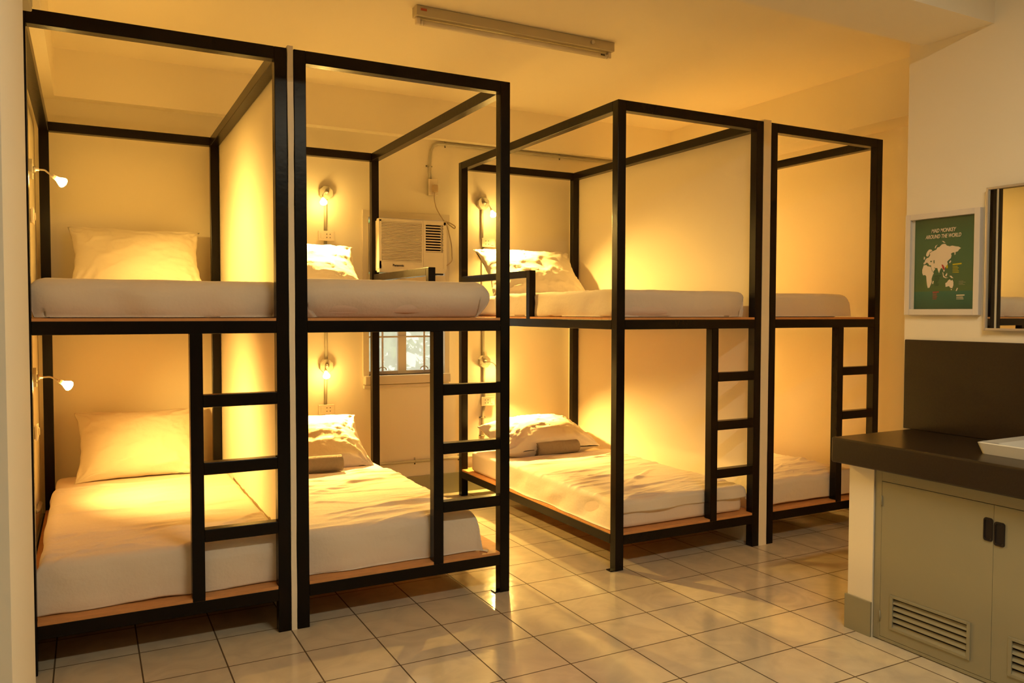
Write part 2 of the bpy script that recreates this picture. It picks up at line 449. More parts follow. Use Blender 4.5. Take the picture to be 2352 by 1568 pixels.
def pillow(c, w, h, th, tilt, yaw, seed, label, roll=0, sag=0.0):
    nu, nv = 64, 48
    R = Matrix.Translation(c) @ Matrix.Rotation(math.radians(yaw), 4, 'Z') @ Matrix.Rotation(math.radians(tilt), 4, 'X') @ Matrix.Rotation(math.radians(roll), 4, 'Z')
    t = MB(); bm = t.bm
    def pos(i, j, side):
        u = math.sin((i / nu - .5) * PI) * .55 + (i / nu - .5) * 2 * .45
        v = math.sin((j / nv - .5) * PI) * .55 + (j / nv - .5) * 2 * .45
        pin = .10
        x = w / 2 * u * (1 - pin * (1 - v * v) ** 1 * abs(u) ** 2)
        y = h / 2 * v * (1 - pin * (1 - u * u) ** 1 * abs(v) ** 2)
        e = max(0, (1 - abs(u) ** 2.6)) ** .62 * max(0, (1 - abs(v) ** 2.6)) ** .62
        z = th / 2 * e
        # creases that fan out of the corners plus loose wrinkles
        cu, cv = 1 - abs(u), 1 - abs(v)
        ang = math.atan2(cv + 1e-4, cu + 1e-4); rad = math.hypot(cu, cv)
        cr = math.sin(ang * 11 + seed * 3 + fbm(u * 2, v * 2, seed) * 4) * .009 * math.exp(-(rad / .6) ** 2) * min(1, rad * 6)
        n1 = fbm(u * 1.8 + seed, v * 2.4, seed * 1.7, 3)
        wr = max(0, 1 - abs(n1) * 5) ** 2 * .008 * min(1, e * 2) + .007 * n1 * e
        z = z + (cr + wr) * (1 if side > 0 else .4)
        z = max(z, .002)
        edge = .006 * noise.noise(Vector((u * 5, v * 5, seed + 20)))
        return Vector((x + edge, y + edge * .7, side * z - sag * (u * u) * (1) ))
    for side in (1, -1):
        vs = [[bm.verts.new(pos(i, j, side)) for i in range(nu + 1)] for j in range(nv + 1)]
        for j in range(nv):
            for i in range(nu):
                f = bm.faces.new((vs[j][i], vs[j][i + 1], vs[j + 1][i + 1], vs[j + 1][i])); f.smooth = True
    bmesh.ops.remove_doubles(bm, verts=bm.verts[:], dist=.0045)
    bmesh.ops.transform(bm, matrix=R, verts=bm.verts[:])
    bmesh.ops.recalc_face_normals(bm, faces=bm.faces[:])
    for f in bm.faces: f.smooth = True
    return tag(t.build('pillow', M['pillow']), label, 'pillow', 'white pillows on the bunks')

GM = 'mattresses on the bunks'; GS = 'white sheets on the bunks'
# bed 1
mattress(-.175, .745, 3.575, 5.43, ZBK, .405, 1, 'white mattress on the lower deck of the leftmost bunk', GM)
sheet(-.178, .748, 3.570, 5.02, .407, .19, .09, .10, 3.3, 'wrinkled white sheet over the lower mattress of the leftmost bunk', GS, ZBK + .003, amp=.010, wav=.014, ncr=46, ny=230)
mattress(-.185, .759, 3.585, 5.43, ZDK, 1.508, 2, 'white mattress on the upper deck of the leftmost bunk', GM, r=.05)
sheet(-.190, .762, 3.572, 5.00, 1.512, .16, .05, .03, 5.1, 'white sheet hanging over the front of the leftmost upper mattress', GS, ZDK + .003, wav=.019, flare=.2, r=.05, tuck=.02)
# bed 2
mattress(.812, 1.680, 3.575, 5.43, ZBK, .395, 3, 'white mattress on the lower deck of the bunk left of the aisle', GM)
sheet(.808, 1.685, 3.570, 4.82, .398, .185, .05, .17, 7.7, 'wrinkled white sheet over the lower mattress left of the aisle', GS, ZBK + .003, amp=.010, wav=.010, flare=.35, r=.035, ncr=40, ny=220)
mattress(.799, 1.765, 3.585, 5.43, ZDK, 1.525, 4, 'white mattress on the upper deck of the bunk left of the aisle', GM, r=.078)
sheet(.797, 1.776, 3.566, 5.00, 1.530, .150, .03, .15, 9.2, 'white sheet pulled round the rounded corner of the upper mattress left of the aisle', GS, ZDK + .003, wav=.014, flare=.0, r=.075, tuck=.045)
# bed 3
mattress(2.515, 3.445, 3.555, 5.40, ZBK, .352, 5, 'white mattress with bare pinkish foot end on the lower deck right of the aisle', GM, r=.025)
sheet(2.510, 3.450, 3.550, 4.93, .355, .055, .165, .06, 11.4, 'wrinkled white sheet draped down the left side of the lower mattress right of the aisle', GS, ZBK + .003, amp=.008, wav=.016, flare=.2, r=.022, ncr=34, ny=230, hemw=.35)
mattress(2.520, 3.445, 3.575, 5.40, ZDK, 1.503, 6, 'white mattress on the upper deck of the bunk right of the aisle', GM, r=.04)
sheet(2.515, 3.440, 3.566, 5.00, 1.507, .15, .15, .12, 13.9, 'white sheet gathered in folds round the upper mattress right of the aisle', GS, ZDK + .003, wav=.017, flare=.2, tuck=.015)
# bed 4
mattress(3.605, 4.450, 3.565, 5.40, ZBK, .352, 7, 'white mattress on the lower deck of the far right bunk', GM, r=.025)
sheet(3.602, 4.455, 3.555, 4.93, .356, .125, .05, .12, 15.2, 'white sheet over the lower mattress of the far right bunk, behind the counter end', GS, ZBK + .012, amp=.009, wav=.010, flare=.2, ncr=30, ny=200)
mattress(3.605, 4.330, 3.590, 5.40, ZDK, 1.500, 8, 'white mattress on the upper deck of the far right bunk', GM, r=.04)
sheet(3.602, 4.335, 3.575, 5.00, 1.504, .14, .03, .14, 17.5, 'white sheet folded down over the upper mattress of the far right bunk', GS, ZDK + .004, wav=.010, flare=.3)

pillow((.275, 5.365, 1.700), .745, .50, .19, 52, 0, 1.3, 'white pillow leaning on the back wall in the leftmost upper bunk')
pillow((.270, 5.340, .590), .700, .50, .20, 48, 0, 2.6, 'white pillow leaning on the back wall in the leftmost lower bunk')
pillow((1.275, 5.345, 1.672), .760, .50, .19, 44, 0, 4.4, 'white pillow in the upper bunk left of the aisle, below the bright lamp')
pillow((1.265, 5.205, .535), .740, .52, .20, 33, 0, 5.9, 'white pillow in the lower bunk left of the aisle, behind a rolled towel')
pillow((3.000, 5.335, 1.680), .820, .52, .20, 46, -2, 7.2, 'creased white pillow in the upper bunk right of the aisle, behind the guard rail')
pillow((2.965, 5.170, .465), .815, .47, .27, 17, 0, 8.8, 'plump white pillow lying flat in the lower bunk right of the aisle')

def towel(x0, x1, y, z, r, seed, label, flat=.92):
    turns = 4.2; n = 150
    pts = []
    for i in range(n + 1):
        a = i / n; th = a * turns * 2 * PI
        rr = .008 + (r - .008) * a
        pts.append((math.cos(th - PI * .62) * rr, math.sin(th - PI * .62) * rr * flat))
    L = x1 - x0
    def fn(u, v):
        i = min(n, int(round(u * n))); p = pts[i]
        X = x0 + L * v + .010 * noise.noise(Vector((u * 5, seed, 0))) * (1 if v > .5 else -1)
        k = 1 + .05 * fbm(u * 9, v * 3, seed, 2)
        k2 = 1 - .05 * (abs(v - .5) * 2) ** 6
        return (X, y + p[0] * k * k2, z + r * flat + p[1] * k * k2)
    t = MB(); t.grid(fn, n, 26)
    for v in t.bm.verts: v.co.z = max(v.co.z, z + .002)
    o = t.build('rolled_towel', M['towel'])
    md = o.modifiers.new('thick', 'SOLIDIFY'); md.thickness = .005; md.offset = 0
    return tag(o, label, 'towel', 'rolled grey bath towels')
towel(1.03, 1.388, 4.885, .401, .058, 1, 'rolled grey towel in front of the pillow, lower bunk left of the aisle')
towel(2.830, 3.165, 4.965, .358, .056, 2, 'rolled grey towel with its coiled end showing, lower bunk right of the aisle')

# ------------------------------------------------------------------ lamps, outlets, conduits
def octagon(r): return [(r * math.cos(PI / 8 + k * PI / 4), r * math.sin(PI / 8 + k * PI / 4)) for k in range(8)]
def spot(loc, d, power, size=110, blend=1.0, r=.02):
    l = bpy.data.lights.new('lamp_beam', 'SPOT'); l.energy = power; l.color = WARM; l.spot_size = math.radians(size); l.spot_blend = blend
    l.shadow_soft_size = r
    o = bpy.data.objects.new('lamp_beam', l); COL.objects.link(o); o.location = loc
    o.rotation_euler = Vector(d).to_track_quat('-Z', 'Y').to_euler(); return o
def wall_lamp(wall_pt, out, bulb_c, aim, label, power=22, size=128, mid=None):
    """octagonal box on the wall, gooseneck arm, small reflector bulb; out = wall normal"""
    w = Vector(wall_pt); n = Vector(out); bc = Vector(bulb_c); d = Vector(aim).normalized()
    t = empty('reading_lamp', w); tag(t, label, 'lamp', 'small gooseneck reading lamps')
    bx = MB()
    if abs(n.y) > .5:
        bx.prism([(w.x + a, w.z + c) for a, c in octagon(.050)], 'Y', w.y + n.y * .004, w.y + n.y * .042, .002)
        for s in (-.032, .032): bx.prism([(w.x + s + .004 * math.cos(q * PI / 3), w.z + s * .7 + .004 * math.sin(q * PI / 3)) for q in range(6)], 'Y', w.y + n.y * .042, w.y + n.y * .045)
    else:
        bx.prism([(w.y + a, w.z + c) for a, c in octagon(.050)], 'X', w.x + n.x * .004, w.x + n.x * .042, .002)
        for s in (-.032, .032): bx.prism([(w.y + s + .004 * math.cos(q * PI / 3), w.z + s * .7 + .004 * math.sin(q * PI / 3)) for q in range(6)], 'X', w.x + n.x * .042, w.x + n.x * .045)
    part(bx, 'junction_box', M['box'], t)
    a0 = w + n * .042; neck = bc - d * .045
    part(MB().lathe([(0, .014), (.012, .014), (.014, .008), (.026, .007)], a0, n, 14), 'arm_socket', M['silver'], t)
    m1 = a0 + n * .05 + (neck - a0) * .25; m2 = neck - d * .03
    pts = []
    p0, p1, p2, p3 = a0 + n * .02, a0 + n * .065, neck - d * .05, neck
    for i in range(15):
        s = i / 14; pts.append(p0 * (1 - s) ** 3 + p1 * 3 * s * (1 - s) ** 2 + p2 * 3 * s * s * (1 - s) + p3 * s ** 3)
    part(MB().tube(pts, .0042, 8), 'gooseneck_arm', M['silver'], t)
    part(MB().lathe([(-.004, .006), (0, .009), (.016, .0105), (.018, .008)], neck, d, 14), 'bulb_holder', M['plate'], t)
    prof = [(.017, .009), (.028, .012), (.042, .020), (.052, .0245), (.060, .0235), (.066, .016), (.069, .004)]
    part(MB().lathe(prof, neck, d, 20), 'bulb', M['bulb'], t)
    spot(neck + d * .074, d, power, size)
    return t
lampP = 150
BACK = (0, -1, 0)
wall_lamp((1.493, YW, 2.224), BACK, (1.451, 5.520, 2.150), (-.05, -.62, -.72), 'lit reading lamp on the back wall above the upper pillow left of the aisle', lampP * 1.75)
wall_lamp((1.488, YW, 1.007), BACK, (1.464, 5.520, .950), (-.03, -.62, -.72), 'lit reading lamp on the back wall above the lower pillow left of the aisle', lampP * 1.75)
wall_lamp((2.718, YW, 2.229), BACK, (2.758, 5.520, 2.140), (.10, -.52, -.82), 'lit reading lamp on the back wall above the upper pillow right of the aisle', lampP * 1.75)
wall_lamp((2.730, YW, 1.005), BACK, (2.805, 5.515, .925), (.16, -.50, -.82), 'reading lamp above the lower pillow right of the aisle, its bulb behind a bed post', lampP * 1.75)
wall_lamp((XL, 4.50, 2.069), (1, 0, 0), (-.102, 4.50, 2.019), (.80, .12, -.52), 'lit reading lamp on the left wall over the leftmost upper bunk', lampP * .70)
wall_lamp((XL, 4.50, 1.068), (1, 0, 0), (-.092, 4.50, 1.026), (.80, .22, -.50), 'lit reading lamp on the left wall over the leftmost lower bunk', lampP * .70)
wall_lamp((XR, 4.95, 2.105), (-1, 0, 0), (4.60, 4.95, 2.02), (-.7, -.15, -.6), 'reading lamp on the right wall over the far right upper bunk', lampP * .95)
wall_lamp((XR, 4.95, 1.050), (-1, 0, 0), (4.60, 4.95, .97), (-.7, -.15, -.6), 'reading lamp on the right wall over the far right lower bunk', lampP * .95)

def outlet(x, z, flip, label, group='socket plates below the reading lamps'):
    t = empty('wall_outlet', (x, YW, z)); tag(t, label, 'socket', group)
    part(MB().box(x - .044, x + .044, YW - .034, YW, z - .028, z + .028, .002), 'back_box', M['box'], t)
    part(MB().box(x - .058, x + .058, YW - .043, YW - .034, z - .035, z + .035, .003), 'cover_plate', M['plate'], t)
    s = -1 if flip else 1
    part(MB().box(x + s * .018 - .0, x + s * .018 + s * .022, YW - .0455, YW - .043, z - .018, z + .018, .0005) if s > 0 else
         MB().box(x - .040, x - .018, YW - .0455, YW - .043, z - .018, z + .018, .0005), 'rocker_switch', M['plate'], t)
    h = MB()
    for a in (-.026, -.002) if s > 0 else (.002, .026):
        for c in (-.012, .012):
            h.prism([(x + a + .0035 * math.cos(q * PI / 4), z + c + .0035 * math.sin(q * PI / 4)) for q in range(8)], 'Y', YW - .0445, YW - .0425)
    part(h, 'socket_holes', M['dark'], t)
    return t
outlet(1.491, 1.922, True, 'ivory socket plate on the back wall above the upper pillow left of the aisle')
outlet(1.484, .700, True, 'ivory socket plate on the back wall above the lower pillow left of the aisle')
outlet(2.760, 1.928, False, 'ivory socket plate on the back wall above the upper pillow right of the aisle')
outlet(2.756, .695, False, 'ivory socket plate on the back wall above the lower pillow right of the aisle')
def outlet_left(z, label):
    y = 4.50
    t = empty('wall_outlet', (XL, y, z)); tag(t, label, 'socket', 'socket plates below the reading lamps')
    part(MB().box(XL, XL + .034, y - .04, y + .04, z - .030, z + .030, .002), 'back_box', M['box'], t)
    part(MB().box(XL + .034, XL + .043, y - .058, y + .058, z - .036, z + .036, .003), 'cover_plate', M['plate'], t)
    part(MB().box(XL + .043, XL + .049, y + .012, y + .034, z - .018, z + .018, .001), 'rocker_switch', M['plate'], t)
    return t
outlet_left(1.845, 'ivory socket plate on the left wall below the upper lamp of the leftmost bunk')
outlet_left(.802, 'ivory socket plate on the left wall below the lower lamp of the leftmost bunk')

def conduit(segs, label, clips=(), r=.011, wall='Y'):
    t = empty('conduit_pipe', segs[0][0]); tag(t, label, 'pipe', 'grey electrical conduit on the walls')
    mb = MB()
    for s in segs: mb.tube(s, r, 12)
    part(mb, 'pipe', M['pvc'], t)
    for (x, y, z, o) in clips:
        c = MB()
        if o == 'v':   # strap across a vertical pipe
            c.box(x - .026, x + .026, y - .003, y + .001, z - .006, z + .006, .001)
            c.tube([(x - .013, y, z), (x - .012, y - .016, z), (x, y - .026, z), (x + .012, y - .016, z), (x + .013, y, z)], .0035, 6)
        else:
            c.box(x - .006, x + .006, y - .003, y + .001, z - .026, z + .026, .001)
            c.tube([(x, y, z - .013), (x, y - .016, z - .012), (x, y - .026, z), (x, y - .016, z + .012), (x, y, z + .013)], .0035, 6)
        k = part(c, 'clip', M['pvc'], t)
        sc = MB()
        for s in ((-.021, .021) if o == 'v' else (-.021,)):
            p = (x + s, y - .003, z) if o == 'v' else (x, y - .003, z + s)
            sc.lathe([(0, .0045), (.003, .0045), (.004, .002)], p, (0, -1, 0), 8)
        part(sc, 'screw', M['clipm'], k)
    return t
yc = YW - .013
conduit([[(1.493, yc, 2.18), (1.491, yc, 1.955)], [(1.491, yc, 1.89), (1.490, yc, 1.052)], [(1.488, yc, .96), (1.484, yc, .733)], [(1.484, yc, .667), (1.484, yc, .30), (1.50, yc, .277), (1.53, yc, .272), (2.70, yc, .270)]],
        'grey conduit linking lamps left of the aisle, then running low along the wall', [(2.16, YW, .271, 'h'), (2.52, YW, .271, 'h')])
conduit([[(2.716, yc, 2.185), (2.716, yc, 1.96)], [(2.724, yc, 1.895), (2.726, yc, 1.05)], [(2.730, yc, .96), (2.732, yc, .73)], [(2.735, yc, .66), (2.722, yc, .60), (2.722, yc, .30)]],
        'grey conduit linking lamps and sockets right of the aisle', [(2.722, YW, .567, 'v'), (2.722, YW, .426, 'v')])
conduit([[(2.287, yc, 2.37), (2.282, yc, 2.44), (2.286, yc, 2.55), (2.292, yc, 2.60), (2.310, yc, 2.635), (2.340, yc, 2.652), (2.40, yc, 2.656), (3.10, yc, 2.655), (4.2, yc, 2.654)]],
        'grey conduit bending along the top of the back wall above the air conditioner', [(2.279, YW, 2.48, 'v'), (2.41, YW, 2.656, 'h'), (3.42, YW, 2.655, 'h')])
xl = XL + .013
conduit([[(xl, 4.50, 2.02), (xl, 4.50, 1.877)], [(xl, 4.50, 1.813), (xl, 4.50, 1.116)], [(xl, 4.50, 1.02), (xl, 4.50, .834)], [(xl, 4.50, .77), (xl, 4.50, .70), (xl, 4.44, .63), (xl, 4.43, .54), (xl, 4.50, .45), (xl, 4.70, .37), (xl, 4.95, .32), (xl, 5.2, .31)]],
        'grey conduit running down the left wall beside the leftmost bunk')
t = MB().box(XL + .0, -.150, 3.06, 3.20, 2.40, 2.56, .004); t.box(-.155, -.148, 3.07, 3.19, 2.415, 2.545, .001)
tag(t.build('wall_box', M['box']), 'small grey box high on the left wall, peeping out above the leftmost bunk', 'electrical box')

# ------------------------------------------------------------------ window
w = empty('window_1', ((WX0 + WX1) / 2, YW, WZ0)); tag(w, kind='structure')
c = MB()   # casing on the wall face
c.box(1.760, 1.805, YW - .018, YW, .915, 2.085, .002); c.box(2.400, 2.440, YW - .018, YW, .915, 2.085, .002); c.box(1.760, 2.440, YW - .022, YW, 2.075, 2.125, .003)
part(c, 'window_casing', M['wood_white'], w)
c = MB(); c.box(1.765, 2.435, YW - .055, YW + .12, .862, .925, .006); part(c, 'window_sill', M['wood_white'], w)
part(MB().box(1.765, 2.435, YW - .022, YW, .832, .856, .003), 'sill_moulding', M['wood_white'], w)
yg = YW + .085
c = MB()
c.box(WX0, WX1, yg - .02, yg + .02, .925, .950, .002); c.box(2.055, 2.120, yg - .022, yg + .022, .925, 2.075, .002)
c.box(WX0, WX1, yg - .02, yg + .02, 1.60, 1.665, .002)
f = part(c, 'window_frame', M['wood_white'], w)
for a, d in ((WX0 + .001, 2.055), (2.120, WX1 - .001)):
    part(MB().box(a, d, yg - .002, yg + .002, .950, 1.60), 'pane', M['glass'], f)
c = MB()
for X in (1.931, 2.262): c.box(X - .006, X + .006, yg - .032, yg - .022, .94, 1.62)
for Z in (1.205, 1.47): c.box(WX0, WX1, yg - .031, yg - .023, Z - .006, Z + .006)
for X in (1.931, 2.262):   # little scrolls at the foot of the bars
    c.tube([(X + .03 * math.cos(q), yg - .027, .958 + .022 * math.sin(q)) for q in [i * PI / 8 for i in range(9)]], .004, 6)
part(c, 'window_bars', M['iron'], w)

# outdoors, seen through the panes
gnd = tag(MB().box(-4, 9, 5.85, 16, -.3, -.2).build('ground', M['ground']), kind='structure')
def tree(x, y, h, seed, label):
    rnd = random.Random(seed)
    t = empty('garden_tree', (x, y, -.2)); tag(t, label, 'tree', 'leafy trees outside the window')
    part(MB().tube([(x, y, -.2), (x + .05, y, h * .3), (x - .04, y + .05, h * .6), (x, y, h * .9)], [.07, .06, .04, .02], 8), 'trunk', M['bark'], t)
    m = MB(); bm = m.bm
    for i in range(2600):
        a = rnd.uniform(0, 2 * PI); cz = rnd.uniform(-1, 1); rr = rnd.random() ** .4
        p = Vector((x + math.cos(a) * math.sqrt(1 - cz * cz) * rr * .80, y + math.sin(a) * math.sqrt(1 - cz * cz) * rr * 1.0, h * .55 + cz * rr * h * .55))
        q = Quaternion((rnd.uniform(-1, 1), rnd.uniform(-1, 1), rnd.uniform(-1, 1)), rnd.uniform(0, 6)).to_matrix()
        s = rnd.uniform(.06, .13)
        vs = [bm.verts.new(p + q @ Vector(k)) for k in ((-s, 0, 0), (0, -s * .4, .01), (s, 0, 0), (0, s * .4, .01))]
        bm.faces.new(vs)
    part(m, 'foliage', M['leaf'], t)
tree(2.45, 8.5, 3.2, 1, 'leafy green tree seen through the left half of the window')
tree(4.05, 8.9, 3.4, 2, 'leafy green tree seen through the right half of the window')

# ------------------------------------------------------------------ air conditioner
ac = empty('air_conditioner', (2.03, 5.38, 1.67)); tag(ac, 'white window air conditioner with finned grille, set in the top of the window', 'air conditioner')
yf = 5.38
AX0, AX1, AZ0, AZ1 = 1.800, 2.312, 1.668, 2.042
body = MB()
body.box(AX0 + .012, AX1 - .012, yf + .05, YW + .20, AZ0 + .012, AZ1 - .008, .004)
part(body, 'case', M['acwhite'], ac)
# front panel built round its two openings
GX0, GX1, GZ0, GZ1 = 1.822, 2.120, 1.745, 2.022
VX0, VX1, VZ0, VZ1 = 2.147, 2.285, 1.818, 2.016
fp = MB()
pf, pb = yf, yf + .052
fp.box(AX0, GX0, pf, pb, AZ0 + .02, AZ1 - .004, .004)
fp.box(GX1, 2.1285, pf, pb, AZ0, AZ1, 0); fp.box(2.1315, VX0, pf, pb, AZ0, AZ1, 0)
fp.box(2.1285, 2.1315, pf + .003, pb, AZ0, AZ1, 0)
fp.box(VX1, AX1, pf, pb, AZ0 + .03, AZ1, .004)
fp.box(AX0 + .003, GX1, pf, pb, GZ1, AZ1, 0); fp.box(VX0, AX1 - .006, pf, pb, VZ1, AZ1, 0)
fp.box(AX0 + .003, GX1, pf, pb, AZ0, GZ0, 0); fp.box(VX0, VX1, pf, pb, AZ0, VZ0, 0)
fp.prism([(VX1, AZ0), (VX1, AZ0 + .035), (AX1, AZ0 + .035), (AX1 - .006, AZ0 + .012), (AX1 - .020, AZ0)], 'Y', pf, pb)
part(fp, 'front_panel', M['acwhite'], ac)
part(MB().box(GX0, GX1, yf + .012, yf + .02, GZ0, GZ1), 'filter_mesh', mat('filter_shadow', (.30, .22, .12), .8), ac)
g = MB(); n = 27
for i in range(n):
    z = GZ0 + (i + .5) * (GZ1 - GZ0) / n
    g.box(GX0, GX1, yf + .001, yf + .012, z - .0032, z + .0032)
part(g, 'intake_grille', M['acwhite'], ac)
part(MB().box(VX0, VX1, yf + .045, yf + .05, VZ0, VZ1), 'vent_cavity', M['dark'], ac)
g = MB(); n = 10
for i in range(n + 1):
    z = VZ0 + .006 + i * (VZ1 - VZ0 - .004) / n
    g.prism([(yf + .004, z - .004), (yf + .030, z + .002), (yf + .030, z + .0045), (yf + .004, z + .001 + .0035)], 'X', VX0 + .004, VX1)
g.box(VX0, VX0 + .004, yf + .004, yf + .03, VZ0, VZ1); g.box(VX1 - .012, VX1 - .006, yf + .004, yf + .03, VZ0, VZ1)
part(g, 'outlet_louvre', M['acwhite'], ac)
def text(body, size, m, parent, mtx, ext=.0006, shear=0., bold=0., name='lettering', sx=1.0, align='CENTER'):
    cu = bpy.data.curves.new('tmp_text', 'FONT'); cu.body = body; cu.size = size; cu.extrude = ext; cu.shear = shear; cu.offset = bold
    cu.align_x = align; cu.align_y = 'CENTER'
    o = bpy.data.objects.new('tmp_text', cu); COL.objects.link(o)
    bpy.context.view_layer.update()
    me = bpy.data.meshes.new_from_object(o.evaluated_get(bpy.context.evaluated_depsgraph_get()))
    bpy.data.objects.remove(o); bpy.data.curves.remove(cu)
    me.transform(mtx @ Matrix.Diagonal((sx, 1, 1, 1)))
    me.materials.clear(); me.materials.append(m)
    q = bpy.data.objects.new(name, me); COL.objects.link(q); q.parent = parent
    return q
loc = ac.matrix_world.translation
text('Panasonic', .021, M['dark'], ac, Matrix.Translation(Vector((1.943, yf - .0008, 1.7165)) - loc) @ Matrix.Rotation(PI / 2, 4, 'X'), bold=.0006, name='brand_lettering')
part(MB().box(2.150, 2.29, yf + .01, yf + .05, AZ0 - .012, AZ0 + .001), 'bottom_slot', M['rubber'], ac)

# packing board under the unit
s = MB(); s.box(WX0, WX1 - .01, YW - .03, YW + .05, 1.600, 1.664, .003)
tag(s.build('support_board', M['wood_white']), 'pale wooden board carrying the air conditioner in the window', 'board')
# socket and cord of the unit
so = empty('wall_outlet', (2.298, YW, 2.32)); tag(so, 'white socket box with a plug in it, above the air conditioner', 'socket')
part(MB().box(2.262, 2.330, YW - .038, YW, 2.262, 2.378, .003), 'back_box', M['box'], so)
part(MB().box(2.260, 2.334, YW - .046, YW - .038, 2.260, 2.380, .003), 'cover_plate', M['plate'], so)
pl = empty('power_cord', (2.31, YW - .05, 2.30)); tag(pl, 'beige power cord looping from the socket to the side of the air conditioner', 'cord')
part(MB().box(2.285, 2.322, YW - .082, YW - .0465, 2.280, 2.335, .006), 'plug', M['cord'], pl)
def spline(ps, n=8):
    ps = [Vector(p) for p in ps]; out = []
    q = [ps[0] * 2 - ps[1]] + ps + [ps[-1] * 2 - ps[-2]]
    for i in range(1, len(q) - 2):
        for k in range(n):
            t_ = k / n; a, b_, c_, d_ = q[i - 1], q[i], q[i + 1], q[i + 2]
            out.append(.5 * ((2 * b_) + (c_ - a) * t_ + (2 * a - 5 * b_ + 4 * c_ - d_) * t_ ** 2 + (3 * b_ - a - 3 * c_ + d_) * t_ ** 3))
    out.append(ps[-1]); return out
cp = [(2.302, 5.575, 2.285), (2.300, 5.585, 2.24), (2.322, 5.60, 2.17), (2.362, 5.60, 2.105), (2.392, 5.60, 2.070), (2.43, 5.59, 2.060), (2.462, 5.57, 2.035), (2.455, 5.57, 2.020), (2.42, 5.58, 2.045), (2.405, 5.60, 2.06), (2.425, 5.60, 1.99), (2.445, 5.60, 1.90), (2.450, 5.60, 1.82), (2.435, 5.57, 1.775), (2.37, 5.52, 1.735), (2.302, 5.48, 1.715)]
part(MB().tube(spline(cp), .0042, 8), 'cord', M['cord'], pl)

# ------------------------------------------------------------------ ceiling tube light
fx = empty('tube_light', (2.12, 3.93, HC)); tag(fx, 'unlit fluorescent tube light with one bare tube on the ceiling', 'ceiling light')
b = MB().box(1.512, 2.742, 3.903, 3.966, HC - .053, HC - .001, .003)
ch = part(b, 'batten', M['fixture'], fx)
b = MB(); yt, zt = 3.940, HC - .075
for x0, x1 in ((1.520, 1.545), (2.712, 2.736)):
    b.box(x0, x1, yt - .014, yt + .014, zt - .014, HC - .052, .006)
part(b, 'lamp_holder', M['plate'], fx)
b = MB().tube([(1.547, yt, zt), (2.710, yt, zt)], .0150, 18)
tb = part(b, 'fluorescent_tube', M['tube'], fx)
b = MB()
b.tube([(1.545, yt, zt), (1.562, yt, zt)], .0156, 18); b.tube([(2.695, yt, zt), (2.712, yt, zt)], .0156, 18)
part(b, 'end_cap', M['silver'], tb)
part(MB().box(1.535, 1.568, 3.9015, 3.903, HC - .027, HC - .015), 'printed_mark', M['red'], fx, label='small red printed mark')
part(MB().box(2.660, 2.688, yt - .0165, yt - .0145, zt - .004, zt + .004), 'printed_mark', M['clipm'], fx, label='small dark printed mark')
b = MB().lathe([(0, .011), (.012, .011), (.016, .007)], (2.585, 3.903, HC - .024), (0, -1, 0), 14)
part(b, 'starter', M['silver'], fx)

# ------------------------------------------------------------------ counter, sink, cabinet
ct = empty('counter_top', (3.15, 1.6, .735)); tag(ct, 'dark brown granite counter top with tall splashback on the right wall', 'counter')
part(MB().box(2.880, XN, .2, 2.440, .733, .843, .008, 3), 'slab', M['granite'], ct)
part(MB().box(XN - .016, XN, .2, 2.472, .843, 1.262, .003), 'splashback', M['granite'], ct)
sk = MB()
def rrect(x0, x1, y0, y1, r, z, n=6):
    out = []
    for cx, cy, a in ((x1 - r, y1 - r, 0), (x0 + r, y1 - r, 90), (x0 + r, y0 + r, 180), (x1 - r, y0 + r, 270)):
        for k in range(n + 1):
            q = math.radians(a + 90 * k / n); out.append((cx + r * math.cos(q), cy + r * math.sin(q), z))
    return out
lo = rrect(3.050, 3.392, 1.36, 1.880, .02, .8435); hi = rrect(3.038, 3.398, 1.345, 1.893, .018, .886)
hi2 = rrect(3.046, 3.390, 1.353, 1.885, .014, .889)
inn = rrect(3.075, 3.340, 1.385, 1.850, .05, .882); bot = rrect(3.110, 3.310, 1.43, 1.80, .06, .8455)
rings = [[sk.bm.verts.new(p) for p in rg] for rg in (lo, hi, hi2, inn, bot)]
for a, c in zip(rings[:-1], rings[1:]):
    for k in range(len(a)): sk.bm.faces.new((a[k], a[(k + 1) % len(a)], c[(k + 1) % len(a)], c[k]))
sk.bm.faces.new(rings[0][::-1]); sk.bm.faces.new(rings[-1])
bmesh.ops.recalc_face_normals(sk.bm, faces=sk.bm.faces[:])
tag(sk.build('wash_basin', M['ceramic'], smooth=False), 'white rectangular ceramic basin standing on the dark counter', 'basin')

